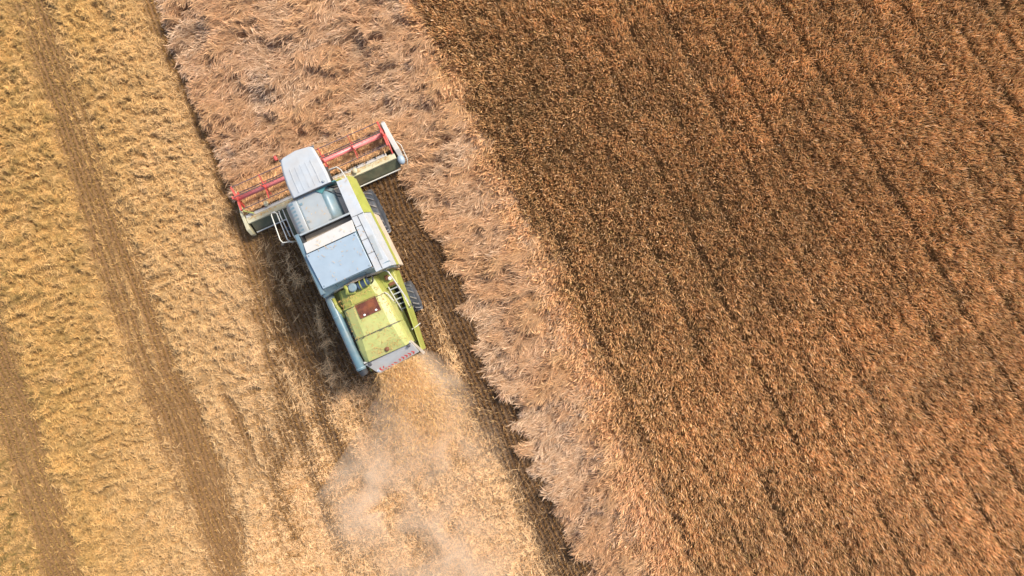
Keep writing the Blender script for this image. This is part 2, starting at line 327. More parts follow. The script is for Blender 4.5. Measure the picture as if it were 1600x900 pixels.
#MACHINE#
# ------------------------------------------------------------------ mesh builder for made things
class MB:
    def __init__(s): s.bm = bmesh.new()
    def box(s, x0, x1, y0, y1, z0, z1):
        v = [s.bm.verts.new((x, y, zz)) for zz in (z0, z1) for x, y in ((x0, y0), (x1, y0), (x1, y1), (x0, y1))]
        for f in ((0, 3, 2, 1), (4, 5, 6, 7), (0, 1, 5, 4), (1, 2, 6, 5), (2, 3, 7, 6), (3, 0, 4, 7)): s.bm.faces.new([v[i] for i in f])
        return s
    def loft(s, secs, closed=True, caps=True):
        rows = [[s.bm.verts.new(p) for p in sec] for sec in secs]; n = len(rows[0])
        for a, b in zip(rows, rows[1:]):
            for i in range(n if closed else n - 1):
                s.bm.faces.new((a[i], a[(i + 1) % n], b[(i + 1) % n], b[i]))
        if caps and closed: s.bm.faces.new(rows[0][::-1]); s.bm.faces.new(rows[-1])
        return s
    def slab(s, pts, t):                      # a sheet through pts (planar-ish loop) given thickness t downwards
        return s.loft([[(x, y, zz - t) for x, y, zz in pts], [tuple(p) for p in pts]])
    def tube(s, pts, r, n=8, r1=None):
        pts = [Vector(p) for p in pts]; secs = []
        for i, p in enumerate(pts):
            t = (pts[min(i + 1, len(pts) - 1)] - pts[max(i - 1, 0)]).normalized()
            up = Vector((0, 0, 1)) if abs(t.z) < .9 else Vector((0, 1, 0))
            a = t.cross(up).normalized(); b = t.cross(a); rr = r if r1 is None else r + (r1 - r) * i / (len(pts) - 1)
            secs.append([tuple(p + (a * math.cos(k * 2 * math.pi / n) + b * math.sin(k * 2 * math.pi / n)) * rr) for k in range(n)])
        return s.loft(secs)
    def lathe_x(s, cx, cy_, cz, prof, n=32):  # profile of (x offset, radius) turned about the x axis
        secs = [[(cx + x, cy_ + r * math.cos(k * 2 * math.pi / n), cz + r * math.sin(k * 2 * math.pi / n)) for k in range(n)] for x, r in prof]
        return s.loft(secs)
    def ball(s, c, r, sc=(1, 1, 1)):
        bmesh.ops.create_uvsphere(s.bm, u_segments=14, v_segments=8, radius=r, matrix=Matrix.Translation(c) @ Matrix.Diagonal((*sc, 1))); return s
    def build(s, name, m, parent=None, bevel=0.0, smooth=False, solid=0.0):
        bmesh.ops.recalc_face_normals(s.bm, faces=s.bm.faces[:])
        me = bpy.data.meshes.new(name); s.bm.to_mesh(me); s.bm.free(); me.materials.append(m)
        if smooth: me.polygons.foreach_set('use_smooth', [True] * len(me.polygons))
        o = bpy.data.objects.new(name, me); COL.objects.link(o)
        if parent: o.parent = parent
        if solid: md = o.modifiers.new('s', 'SOLIDIFY'); md.thickness = solid; md.offset = -1
        if bevel: md = o.modifiers.new('b', 'BEVEL'); md.width = bevel; md.segments = 2; md.limit_method = 'ANGLE'; md.angle_limit = R(35)
        return o
def rect_loop(x0, x1, y0, y1, z): return [(x0, y0, z), (x1, y0, z), (x1, y1, z), (x0, y1, z)]
def arc(c, r, a0, a1, n, plane='xy', ry=None):
    out = []
    for i in range(n + 1):
        a = a0 + (a1 - a0) * i / n; p = (r * math.cos(a), (ry or r) * math.sin(a))
        out.append((c[0] + p[0], c[1] + p[1], c[2]) if plane == 'xy' else ((c[0], c[1] + p[0], c[2] + p[1]) if plane == 'yz' else (c[0] + p[0], c[1], c[2] + p[1])))
    return out

DUST = (.42, .30, .17)
M = dict(
    white=mat("white_paint", (.36, .385, .40), .5, var=.06, dirt=.28, dirt_col=DUST, scale=4),
    warmwhite=mat("warm_white_paint", (.46, .445, .41), .5, var=.03, dirt=.22, dirt_col=DUST, scale=4),
    grey=mat("pale_grey_paint", (.30, .33, .335), .45, var=.05, dirt=.3, dirt_col=DUST, scale=4),
    blue=mat("blue_with_sky_reflection", (.27, .335, .385), .4, var=.05, dirt=.10, dirt_col=(.55, .55, .52), scale=3),  # tank lid's lighter blue is sky reflection put into the base colour
    steel=mat("blue_grey_paint", (.15, .23, .265), .4, var=.07, dirt=.35, dirt_col=DUST, scale=4),
    augerm=mat("auger_blue_grey", (.10, .175, .205), .38, var=.08, dirt=.3, dirt_col=DUST, scale=4),
    teal=mat("grain_tank_teal", (.06, .20, .20), .4, var=.2, dirt=.2, scale=5),
    lime=mat("lime_green_paint", (.29, .315, .065), .45, var=.1, dirt=.6, dirt_col=(.45, .36, .11), scale=3),
    hood=mat("dusty_lime_hood_paint", (.37, .385, .125), .45, var=.09, dirt=.7, dirt_col=(.45, .37, .14), scale=4.5),
    yellow=mat("faded_yellow_paint", (.50, .46, .30), .5, var=.1, dirt=.6, dirt_col=(.48, .36, .18), scale=3),
    cream=mat("cream_side_paint", (.60, .50, .38), .5, var=.1, dirt=.5, dirt_col=DUST, scale=3),
    dark=mat("black_steel", (.025, .027, .03), .5, var=.3, dirt=.5, dirt_col=(.16, .12, .08), scale=4),
    dgreen=mat("dark_olive_steel", (.07, .075, .04), .6, var=.3, dirt=.7, dirt_col=(.2, .14, .08), scale=3),
    red=mat("red_reel_paint", (.58, .075, .06), .42, var=.12, dirt=.5, dirt_col=(.55, .30, .22), scale=4),
    pink=mat("worn_red_tube", (.68, .17, .16), .35, var=.15, dirt=.5, dirt_col=(.6, .35, .28), scale=5),
    bat=mat("reel_bat_steel", (.12, .085, .085), .55, var=.3, scale=9),
    rubber=mat("tyre_rubber", (.035, .042, .052), .75, var=.3, dirt=.8, dirt_col=(.22, .19, .16), scale=3),
    tread=mat('dusty_tread_rubber', (.13, .13, .135), .85, var=.3, dirt=.7, dirt_col=(.28, .23, .17), scale=4),
    rail=mat("galvanised_rail", (.62, .60, .52), .4, .15, var=.1, scale=6),
    navy=mat("navy_plastic", (.03, .05, .085), .4, var=.2, dirt=.3, dirt_col=(.2, .2, .2), scale=8),
    rust=mat("rusty_mesh", (.13, .035, .02), .6, var=.5, dirt=.7, dirt_col=(.36, .12, .03), scale=5),
    brown=mat("rusty_cap", (.16, .06, .025), .7, var=.3, scale=9),
    glass=mat("brown_reflection_glass", (.10, .075, .05), .12, var=.1, spec=.7),  # brown reflection of the straw is put into the cab glass colour
    plate=mat("grey_plate", (.42, .43, .42), .45, var=.05, dirt=.3, dirt_col=DUST, scale=4),
    mred=mat("chevron_red", (.55, .035, .04), .4, var=.1, dirt=.4, dirt_col=(.4, .25, .2)),
    lampm=mat("lamp_lens", (.10, .10, .11), .15, var=.1),
    mblue=mat("sticker_blue", (.30, .42, .62), .4, var=.05),
    mwhite=mat("sticker_white", (.8, .8, .8), .4, var=.03),
    seat=mat("seat_fabric", (.05, .05, .055), .9, var=.2),
)
root = bpy.data.objects.new("combine_harvester", None); COL.objects.link(root)
root.location = (MO[0], MO[1], 0); root.rotation_euler = (0, 0, MA)
tag(root, 'lime green and white combine harvester with a wide red reel cutting the wheat', 'combine harvester')

# chassis and lower body
b = MB(); b.box(-.85, .85, -4.1, 2.0, .85, 1.5)
body = b.build("chassis", M['dgreen'], root, .02)
MB().loft([[(-1.22, y, 1.3), (x1, y, 1.3), (x1 + .05, y, 2.5), (x1 - .1, y, 3.0), (-1.2, y, 3.0), (-1.28, y, 2.4)] for y, x1 in ((-1.4, 1.38), (-.4, 1.36), (.7, 1.28), (1.93, 1.22))]).build("lower_body", M['cream'], root, .03)
MB().tube([(-1.4, .9, .9), (1.4, .9, .9)], .14, 12).build("axle", M['dark'], root); MB().tube([(-1.3, -2.55, .6), (1.3, -2.55, .6)], .09, 12).build("axle", M['dark'], root)

# wheels
def wheel(x, y, r, w, nl):
    rim = MB().lathe_x(x, y, r, [(-w * .3, r * .18), (-w * .32, r * .5), (-w * .42, r * .58), (w * .42, r * .58), (w * .32, r * .5), (w * .3, r * .18)], 28).build("wheel", M['cream'], root, .01)
    b = MB(); tr_ = MB(); b.lathe_x(x, y, r, [(-w * .42, r * .58), (-w * .5, r * .74), (-w * .48, r * .9), (-w * .38, r * .945), (w * .38, r * .945), (w * .48, r * .9), (w * .5, r * .74), (w * .42, r * .58)], 48)
    for k in range(nl):
        for side in (-1, 1):
            a0 = 2 * math.pi * (k + (.5 if side > 0 else 0)) / nl; secs = []
            for j in range(4):
                t = j / 3; xx = x + side * w * (.02 + .47 * t); a = a0 + .30 * t; dw = .045 if w > .5 else .06
                ro = r if t < .8 else r * .975; ri = r * .90
                secs.append([(xx, y + rr * math.cos(a + da), r + rr * math.sin(a + da)) for rr, da in ((ri, -dw), (ro, -dw * .7), (ro, dw * .7), (ri, dw))])
            tr_.loft(secs)
    b.build("tyre", M['rubber'], rim); tr_.build("tread", M['tread'], rim)
    MB().lathe_x(x, y, r, [(-w * .36, .01), (-w * .36, r * .16), (w * .36, r * .16), (w * .36, .01)], 16).build("hub", M['dark'], rim)
wheel(1.24, .88, .9, .62, 18); wheel(-1.24, .88, .9, .62, 18)
wheel(1.24, -2.55, .6, .42, 14); wheel(-1.18, -2.55, .6, .42, 14)

# right side cover, three facets
YS = [(1.95, .86, 1.25, 1.37), (.6, .84, 1.28, 1.44), (-.4, .83, 1.33, 1.49), (-1.42, .85, 1.42, 1.53)]
MB().loft([[(a, y, 3.52), (c_, y, 3.48), (c_, y, 3.3), (a, y, 3.3)] for y, a, c_, e in YS] ).build("side_cover", M['white'], root, .012)
MB().loft([[(c_ + .002, y, 3.47), (e, y, 3.02), (e - .05, y, 3.0), (c_ - .04, y, 3.3)] for y, a, c_, e in YS[1:]]).build("side_panel", M['white'], root)
MB().loft([[(c_ + .002, y, 3.47), (e + .01, y, 2.95), (e - .05, y, 2.93), (c_ - .04, y, 3.3)] for y, a, c_, e in ((2.0, .86, 1.25, 1.39), (.62, .84, 1.28, 1.46))]).build("side_panel", M['lime'], root)['label'] = 'lime yellow front side panel'
MB().loft([[(e + .0, y, 3.0), (e + .045, y, 2.72), (e - .02, y, 2.7), (e - .06, y, 2.95)] for y, a, c_, e in YS]).build("side_trim", M['lime'], root)
MB().loft([[(e + .04, y, 2.70), (e + .06, y, 1.75), (e - .02, y, 1.75), (e - .04, y, 2.7)] for y, a, c_, e in YS[1:]]).build("side_skirt", M['cream'], root, .01)
b = MB()   # panel seams on the white cover
for y, x0, x1 in ((.62, .85, 1.28), (.25, .84, 1.08), (-.25, .83, 1.1), (-.75, .84, 1.12)): b.box(x0, x1, y - .006, y + .006, 3.50, 3.524)
b.loft([[(xx - .006, y, 3.49), (xx + .006, y, 3.49), (xx + .006, y, 3.522), (xx - .006, y, 3.522)] for xx, y in ((1.06, .6), (1.10, -1.4))])
b.build("seam", M['dark'], root)

# left side
MB().loft([[(-1.20, y, 3.46), (-1.06, y, 3.50), (-1.06, y, 3.3), (-1.24, y, 3.3)] for y in (.86, -1.38)]).build("side_rail", M['steel'], root, .012)
MB().loft([[(-1.22, y, 3.45), (-1.20, y, 3.3), (-1.30, y, 2.7), (-1.34, y, 1.9), (-1.40, y, 1.9), (-1.36, y, 2.75)] for y in (.86, -1.38)]).build("side_panel", M['grey'], root)
MB().box(-1.45, -1.36, -1.4, 1.9, 1.75, 1.95).build("side_trim", M['lime'], root, .01)
# louvred shoulder beside the grain tank
prof = [(-.66, 3.46), (-.80, 3.45), (-.95, 3.40), (-1.07, 3.28), (-1.16, 3.05), (-1.2, 2.7), (-1.2, 2.0), (-.66, 2.0)]
sh = MB().loft([[(x * (1 + .015 * (2.03 - y)), y, zz) for x, zz in prof] for y in (.80, 1.2, 1.6, 1.97)] ).build("shoulder", M['grey'], root, .03, True)
for k in range(8):
    y = .93 + k * .135
    MB().loft([[(x, yy, zz) for x, zz in ((-.82, 3.455), (-1.0, 3.385), (-1.0, 3.33), (-.82, 3.40))] for yy in (y - .035, y + .035)]).build("louvre", M['steel'], sh, .006)
# grain tank front: flat lid, trough, walls
lid = MB().box(-.655, .20, .83, 1.99, 3.38, 3.42).build("tank_lid", M['grey'], root, .012)
b = MB(); b.box(-.63, -.615, .85, 1.97, 3.417, 3.424); b.build("seam", M['steel'], lid)
b = MB(); b.box(.12, .22, .86, .89, 3.42, 3.45); b.box(.205, .225, .9, 1.9, 3.40, 3.43); b.build("hinge", M['steel'], lid)
tr = [(.21, 3.39), (.38, 3.31), (.55, 3.12), (.68, 2.85), (.78, 2.55), (.84, 2.2)]
b = MB(); b.loft([[(x, y, zz) for x, zz in tr] for y in (.80, 1.2, 1.6, 2.0)], closed=False); tank = b.build("tank_trough", M['steel'], root, 0, True, .02)
MB().box(.22, .84, 2.0, 2.03, 2.0, 3.5).build("tank_wall", M['teal'], root)
b = MB(); b.tube([(.30, 1.93, 3.35), (.55, 1.75, 3.22), (.82, 1.55, 3.1)], .018); b.tube([(.5, 1.95, 3.1), (.6, 1.6, 3.02), (.83, 1.45, 2.95)], .015); b.tube([(.45, 1.97, 3.2), (.82, 1.9, 3.0)], .03); b.build("hose", M['dark'], tank)
b = MB(); b.loft([[(.03 + .0, 2.0, 3.50), (.24, 1.80, 3.44), (.24, 1.79, 3.40), (.03, 1.99, 3.46)], [(.5, 2.01, 3.5), (.5, 2.0, 3.46), (.5, 1.99, 3.40), (.5, 2.0, 3.42)]]); b.build("gusset", M['teal'], tank)
MB().box(-1.02, .84, .745, .815, 3.46, 3.54).build("cross_rail", M['grey'], root, .015)
b = MB(); b.box(-1.0, .80, .40, .77, 2.7, 2.74); b.box(-1.0, .8, .77, .8, 2.74, 3.45); b.box(-1.04, -1.0, .4, .8, 2.7, 3.45); b.build("tank_opening", M['dark'], root)
MB().slab([(-1.04, .10, 3.60), (.80, .12, 3.60), (.825, .545, 3.52), (-1.03, .475, 3.52)], .03).build("tank_lid", M['warmwhite'], root, .01)
big = MB().slab([(-1.03, -1.22, 3.56), (.815, -1.20, 3.56), (.775, .085, 3.61), (-1.09, .07, 3.61)], .04).build("tank_lid", M['blue'], root, .015)
big['label'] = 'large tank lid, pale blue from painted sky reflection'
b = MB(); b.box(-1.0, -.20, -1.235, -1.222, 3.50, 3.57); b.box(-.16, .80, -1.235, -1.222, 3.50, 3.57); b.build("lid_edge", M['steel'], big)
MB().box(-1.05, .80, -1.2, .4, 3.2, 3.5).build("tank_body", M['steel'], root)
# rear skirt of the tank, swept back at the corners
n = 10; top = []; bot = []; lowr = []
for i in range(n + 1):
    t = i / n; x = -1.22 + t * 2.68; s_ = abs(2 * t - 1)
    top.append((-1.08 + t * 2.2 + (.3 * max(0, t - .8) / .2), -1.24 - .02 * s_, 3.50)); bot.append((x - .02, -1.38 - .10 * s_ ** 2.2 + .07 * (1 - s_), 3.16 - .04 * s_)); lowr.append((x, -1.36 - .10 * s_ ** 2.2 + .07 * (1 - s_), 2.75))
MB().loft([top, bot, lowr], closed=False).build("rear_skirt", M['steel'], root, 0, False, .03)
for x in (-.6, -.1, .5): MB().loft([[(x - .006, -1.25, 3.503), (x + .006, -1.25, 3.503), (x + .006, -1.25, 3.49), (x - .006, -1.25, 3.49)], [(x - .006, -1.34, 3.31), (x + .006, -1.34, 3.31), (x + .006, -1.34, 3.29), (x - .006, -1.34, 3.29)]]).build("seam", M['dark'], root)

# cab
cab = MB().loft([[(-.60, 2.05, 1.75), (.42, 2.05, 1.75), (.62, 2.05, 3.44), (-.65, 2.05, 3.44)], [(-.58, 2.9, 1.75), (.38, 2.9, 1.75), (.56, 3.1, 3.44), (-.6, 3.1, 3.44)]]).build("cab", M['glass'], root, .03)
b = MB()
for xb_, xt_ in ((-.60, -.65), (.42, .62)): b.tube([(xb_, 2.07, 1.8), (xt_, 2.07, 3.42)], .03); b.tube([(xb_ * .95, 2.9, 1.8), (xt_ * .92, 3.1, 3.42)], .03)
b.box(-.65, .5, 2.05, 3.0, 1.7, 1.78); b.build("cab_frame", M['dark'], cab)
roofsec = lambda y, hw, zt, e: [(-hw, y, 3.44), (hw, y, 3.44), (hw + .01, y, zt - .05), (hw - .05, y, zt), (0, y, zt + e), (-hw + .05, y, zt), (-hw - .01, y, zt - .05)]
rs = []
for y, hw, zt in ((2.0, .70, 3.62), (2.4, .71, 3.64), (2.9, .67, 3.63), (3.2, .63, 3.58), (3.36, .60, 3.53)): rs.append(roofsec(y, hw, zt, .02))
rs.append([(-.50, 3.40, 3.44), (.50, 3.40, 3.44), (.52, 3.42, 3.46), (.48, 3.44, 3.49), (0, 3.50, 3.50), (-.48, 3.44, 3.49), (-.52, 3.42, 3.46)])
roof = MB().loft(rs).build("cab_roof", M['white'], root, .025)
b = MB()
for x in (-.42, -.22, -.02, .18, .38): b.loft([[(x * k - .014, y, zz - .02), (x * k + .014, y, zz - .02), (x * k + .006, y, zz + .011), (x * k - .006, y, zz + .011)] for y, zz, k in ((2.1, 3.645, 1), (2.5, 3.655, 1), (2.95, 3.645, .95))])
b.build("roof_rib", M['white'], roof)
b = MB(); b.box(-.72, .72, 1.965, 2.0, 3.48, 3.60); b.build("roof_seam", M['dark'], roof)
b = MB(); b.box(-.24, .24, 2.3, 2.75, 2.2, 2.35); b.box(-.24, .24, 2.22, 2.32, 2.3, 2.95); b.build("driver_seat", M['seat'], cab, .04)

# engine bay and hood
MB().box(-1.22, 1.22, -2.0, -1.4, 1.6, 2.28).build("engine_deck", M['lime'], root, .02)
hoodsec = lambda y, x0, x1, zt, in0=.40, in1=.30: [(x0 - .06, y, zt - 1.0), (x0, y, zt - .28), (x0 + in0 * .25, y, zt - .12), (x0 + in0, y, zt), (x1 - in1, y, zt), (x1 - .06, y, zt - .10), (x1, y, zt - .28), (x1 + .04, y, zt - 1.0)]
MB().loft([hoodsec(-1.46, -.80, .66, 2.98), hoodsec(-2.10, -.86, .74, 2.98)]).build("engine_hood", M['lime'], root, .02)
h2 = MB().loft([hoodsec(-2.10, -.87, .75, 3.02), hoodsec(-3.26, -.92, .78, 2.98)]).build("rear_hood", M['hood'], root, .02)
h3 = MB().loft([hoodsec(-3.27, -.93, .79, 2.98, .30, .26), hoodsec(-3.75, -.97, .80, 2.88, .26, .24), hoodsec(-4.14, -1.0, .82, 2.68, .20, .2)]).build("tail_hood", M['hood'], root, .025)
def strap(y, x0, x1, zt, m, w=.02, dz=.012):
    s0 = hoodsec(y - w, x0 - dz, x1 + dz, zt + dz)[1:7]; s1 = hoodsec(y + w, x0 - dz, x1 + dz, zt + dz)[1:7]
    return MB().loft([s0, s1], closed=False).build("hood_strap", m, root, 0, False, .02)
strap(-2.12, -.87, .75, 3.02, M['lime'], .03, .02); strap(-2.165, -.87, .75, 3.02, M['dark'], .008, .008); strap(-3.265, -.93, .79, 2.985, M['dgreen'], .022, .006)
b = MB()
for k in range(26): x = -.35 + .72 * k / 25; b.box(x - .006, x + .006, -2.63, -2.13, 3.03, 3.04)
for k in range(18): y = -2.63 + .5 * k / 17; b.box(-.355, .375, y - .005, y + .005, 3.025, 3.035)
b.box(-.36, .38, -2.64, -2.12, 3.008, 3.028); scr = b.build("air_screen", M['rust'], root)
b = MB(); b.box(-.37, .39, -2.65, -2.63, 3.0, 3.05); b.box(-.37, .39, -2.13, -2.11, 3.0, 3.05); b.box(-.38, -.36, -2.65, -2.11, 3.0, 3.05); b.box(.38, .4, -2.65, -2.11, 3.0, 3.05); b.build("screen_frame", M['brown'], scr)
for x in (-.20, .24): MB().ball((x, -2.58, 3.05), .035, (1.3, 1, .6)).build("latch", M['mwhite'], scr, 0, True)
MB().lathe_x(0, 0, 0, [(-.03, .01), (-.03, .075), (.02, .09), (.05, .05), (.05, .01)], 18).build("exhaust_cap", M['brown'], root, 0, True)
o = [q for q in COL.objects if q.name == "exhaust_cap"][0]; o.rotation_euler = (0, -math.pi / 2, 0); o.location = (-.02, -3.98, 2.77)
# hidden side walls under the hood and green side strips
MB().loft([[(1.22, -1.5, 2.2), (1.26, -1.5, 2.2), (1.30, -1.5, 1.3), (1.22, -1.5, 1.3)], [(1.08, -3.1, 2.1), (1.12, -3.1, 2.1), (1.18, -3.1, 1.2), (1.10, -3.1, 1.2)], [(.94, -4.55, 1.98), (.98, -4.55, 1.98), (1.02, -4.55, 1.2), (.94, -4.55, 1.2)]]).build("side_strip", M['lime'], root, .008)
MB().loft([[(-1.06, -1.5, 2.3), (-1.02, -1.5, 2.3), (-1.02, -1.5, 1.3), (-1.10, -1.5, 1.3)], [(-1.04, -4.5, 1.98), (-1.0, -4.5, 1.98), (-1.0, -4.5, 1.2), (-1.06, -4.5, 1.2)]]).build("side_strip", M['lime'], root, .008)
MB().box(.80, 1.10, -2.9, -2.0, 1.45, 1.50).build("engine_step", M['dark'], root)
b = MB(); b.box(-.95, .92, -4.5, -2.0, 1.15, 1.75); b.build("straw_walker_box", M['lime'], root, .02)
MB().tube([(-1.07, -1.58, 2.62), (-1.05, -1.9, 2.66), (-1.0, -2.32, 2.5), (-.98, -2.42, 2.2)], .065, 10).build("hood_beam", M['lime'], root, 0, True)
# intake and engine bits in front of the hood
b = MB(); b.tube([(-.42, -1.66, 2.98), (-.42, -1.66, 3.10), (-.36, -1.52, 3.16), (-.42, -1.40, 3.14)], .07, 12); b.tube([(-.42, -1.68, 3.06), (-.15, -1.70, 3.08)], .065, 12); b.build("intake_pipe", M['lime'], root, 0, True)
can = MB().tube([(-.17, -1.55, 2.95), (-.17, -1.55, 3.20)], .155, 20).build("precleaner", M['navy'], root, .02); MB().tube([(-.17, -1.55, 3.20), (-.17, -1.55, 3.26)], .165, 20, .12).build("precleaner_cap", M['steel'], can, .01)
af = MB().tube([(.0, -1.60, 3.10), (.42, -1.55, 3.10)], .135, 20).build("air_filter", M['navy'], root, .015)
for x in (.12, .32): MB().tube([(x - .02, -1.59 + x * .1, 3.10), (x + .02, -1.59 + x * .1, 3.10)], .155, 20).build("clamp", M['lime'], af)
MB().tube([(.34, -1.44, 3.16), (.46, -1.36, 3.22), (.58, -1.38, 3.22), (.62, -1.50, 3.18), (.56, -1.62, 3.1), (.48, -1.66, 3.02)], .028, 10).build("hose", M['dark'], root, 0, True)
MB().ball((1.02, -1.72, 2.42), .07).build("fuel_cap", M['mwhite'], root, 0, True); b = MB(); b.box(.86, 1.0, -1.74, -1.56, 2.28, 2.42); b.box(.9, 1.14, -1.98, -1.86, 2.28, 2.36); b.build("engine_box", M['brown'], root, .02)
# rear plate with chevrons
P0, P1, P2, P3 = Vector((-1.02, -4.13, 2.62)), Vector((.80, -4.10, 2.62)), Vector((.86, -4.56, 2.02)), Vector((-.78, -4.70, 2.02))
pl = MB().loft([[tuple(P0), tuple(P1), tuple(P2), tuple(P3)], [tuple(p + Vector((0, .06, -.05))) for p in (P0, P1, P2, P3)]]).build("rear_plate", M['plate'], root, .01)
nrm = (P1 - P0).cross(P3 - P0).normalized(); nrm = nrm if nrm.z > 0 else -nrm
def onp(a, c, h=.012): return tuple((P0 * (1 - a) + P1 * a) * (1 - c) + (P3 * (1 - a) + P2 * a) * c + nrm * h)
for k in range(10):
    a = .12 + k * .083; dr = 1 if k > 4 else -1; e = .03 * dr; w = .032; c0, c1, cm = .66, .90, .78
    pts = [(a, c0), (a + w, c0), (a + w + e, cm), (a + w, c1), (a, c1), (a + e, cm)]
    MB().loft([[onp(p, q, .004) for p, q in pts], [onp(p, q, .012) for p, q in pts]]).build("chevron", M['mred'], pl)
ring = [(.055 + .028 * math.cos(t * math.pi / 8), .80 + .085 * math.sin(t * math.pi / 8)) for t in range(16)]; inn = [(.055 + .019 * math.cos(t * math.pi / 8), .80 + .058 * math.sin(t * math.pi / 8)) for t in range(16)]
st = MB().loft([[onp(p, q, .004) for p, q in ring], [onp(p, q, .010) for p, q in ring]]).build("sticker", M['mwhite'], pl)
MB().loft([[onp(p, q, .011) for p, q in inn], [onp(p, q, .015) for p, q in inn]]).build("sticker_disc", M['mblue'], pl)
for a, c_ in ((.08, .16), (.93, .13)): p = Vector(onp(a, c_, 0)); MB().tube([tuple(p), tuple(p + nrm * .07)], .065, 16).build("rear_lamp", M['lampm'], pl, .01)
b = MB(); b.loft([[onp(0, .0, .02), onp(1, 0, .02), onp(1, .03, .02), onp(0, .03, .02)], [onp(0, .0, .035), onp(1, 0, .035), onp(1, .03, .035), onp(0, .03, .035)]]); b.build("plate_edge", M['dark'], pl)
MB().loft([[(.80, -4.02, 2.55), (.86, -4.06, 2.5), (1.04, -4.66, 1.9), (.93, -4.72, 1.85)], [(.78, -4.04, 2.5), (.84, -4.08, 2.44), (1.0, -4.66, 1.7), (.9, -4.7, 1.7)]]).build("straw_deflector", M['cream'], root, .008)
b = MB(); b.box(-.86, .92, -4.62, -4.15, 1.2, 1.3); b.box(-.86, .92, -4.2, -4.14, 1.2, 1.9); b.build("straw_chopper", M['dgreen'], root, .02)
# unloading auger laid back along the left side
au = MB().tube([(-1.20, -1.30, 2.42), (-1.20, -1.75, 2.52), (-1.19, -4.30, 2.52)], .175, 24).build("unloading_auger", M['augerm'], root, .01, True)
MB().tube([(-1.19, -4.28, 2.52), (-1.17, -4.48, 2.46)], .17, 24, .15).build("auger_spout", M['dark'], au, .01)
for y in (-2.2, -4.2): MB().tube([(-1.19, y, 2.52), (-1.19, y - .04, 2.52)], .19, 24).build("auger_band", M['steel'], au)
MB().box(-1.42, -1.34, -3.98, -3.9, 2.4, 2.5).build("auger_bracket", M['dark'], au); MB().box(-1.30, -.95, -3.0, -2.94, 2.2, 2.35).build("auger_bracket", M['dark'], au)
MB().loft([[(-1.375, y, 2.50), (-1.362, y, 2.57), (-1.350, y, 2.56), (-1.366, y, 2.49)] for y in (-1.9, -4.2)]).build("auger_stripe", M['pink'], au)

# ladder at the engine bay
b = MB(); y0, z0, y1, z1 = -1.98, 2.35, -2.95, 1.75
for x in (.84, 1.16): b.tube([(x, y0, z0), (x + .02, y1, z1)], .024, 8)
lad = b.build("engine_ladder", M['rail'], root)
for k in range(5): t = .12 + k * .2; yy = y0 + (y1 - y0) * t; zz = z0 + (z1 - z0) * t; MB().box(.85, 1.17, yy - .022, yy + .022, zz - .012, zz + .012).build("rung", M['grey'], lad, .004)
b = MB(); b.tube([(.98, -1.42, 2.9), (1.08, -1.44, 2.96), (1.16, -1.55, 2.98), (1.24, -2.1, 2.8), (1.30, -2.72, 2.45), (1.30, -2.86, 2.2), (1.24, -2.9, 1.8)], .026, 8); b.tube([(.70, -2.14, 2.8), (.72, -2.12, 2.9), (.80, -2.22, 2.88), (.86, -2.5, 2.65), (.86, -2.62, 2.3)], .022, 8); b.build("handrail", M['warmwhite'], lad, 0, True)

# cab ladder and platform on the left
pf = MB().box(-1.62, -1.22, 1.0, 2.1, 1.78, 1.83).build("cab_platform", M['dgreen'], root)
b = MB()
b.tube([(-1.78, 2.12, 1.9), (-1.92, 2.16, 2.25), (-1.95, 2.08, 2.3), (-2.02, 1.15, 2.3), (-1.98, 1.02, 2.28), (-1.72, .95, 2.25), (-1.62, .96, 2.0)], .022, 8)
b.tube([(-1.92, 2.16, 2.28), (-1.80, 2.14, 2.32), (-1.74, 2.06, 2.32), (-1.78, 1.05, 2.3), (-1.70, .92, 2.28), (-1.56, .90, 2.1)], .022, 8)
b.tube([(-1.64, 2.10, 2.32), (-1.66, 1.9, 2.32), (-1.64, 1.1, 2.3)], .022, 8); b.tube([(-1.5, 2.12, 2.3), (-1.52, 1.1, 2.3), (-1.46, .8, 2.3), (-1.36, .66, 2.3)], .02, 8)
b.build("platform_rail", M['rail'], pf, 0, True)
MB().box(-2.0, -1.66, 1.6, 1.66, 1.3, 1.34).build("ladder_step", M['dark'], pf); MB().box(-2.0, -1.66, 1.6, 1.66, .95, .99).build("ladder_step", M['dark'], pf)
MB().ball((-2.02, .98, 2.22), .075).build("side_lamp", M['dark'], pf, 0, True)
MB().tube([(.50, 2.62, 2.35), (.66, 2.70, 2.45), (.92, 2.66, 2.5), (1.02, 2.5, 2.5), (1.10, 1.98, 2.5), (1.12, 1.9, 2.3)], .024, 8).build("cab_handrail", M['warmwhite'], root, 0, True)
# feeder house
MB().loft([[(-.7, 2.0, 1.15), (.7, 2.0, 1.15), (.7, 2.0, 1.75), (-.7, 2.0, 1.75)], [(-.65, 2.62, .55), (.65, 2.62, .55), (.65, 2.62, .95), (-.65, 2.62, .95)]]).build("feeder_house", M['lime'], root, .02)
MB().tube([(1.32, -3.62, 2.0), (1.1, -3.68, 2.0), (.95, -3.7, 2.0)], .018, 8).build("marker_arm", M['rail'], root)

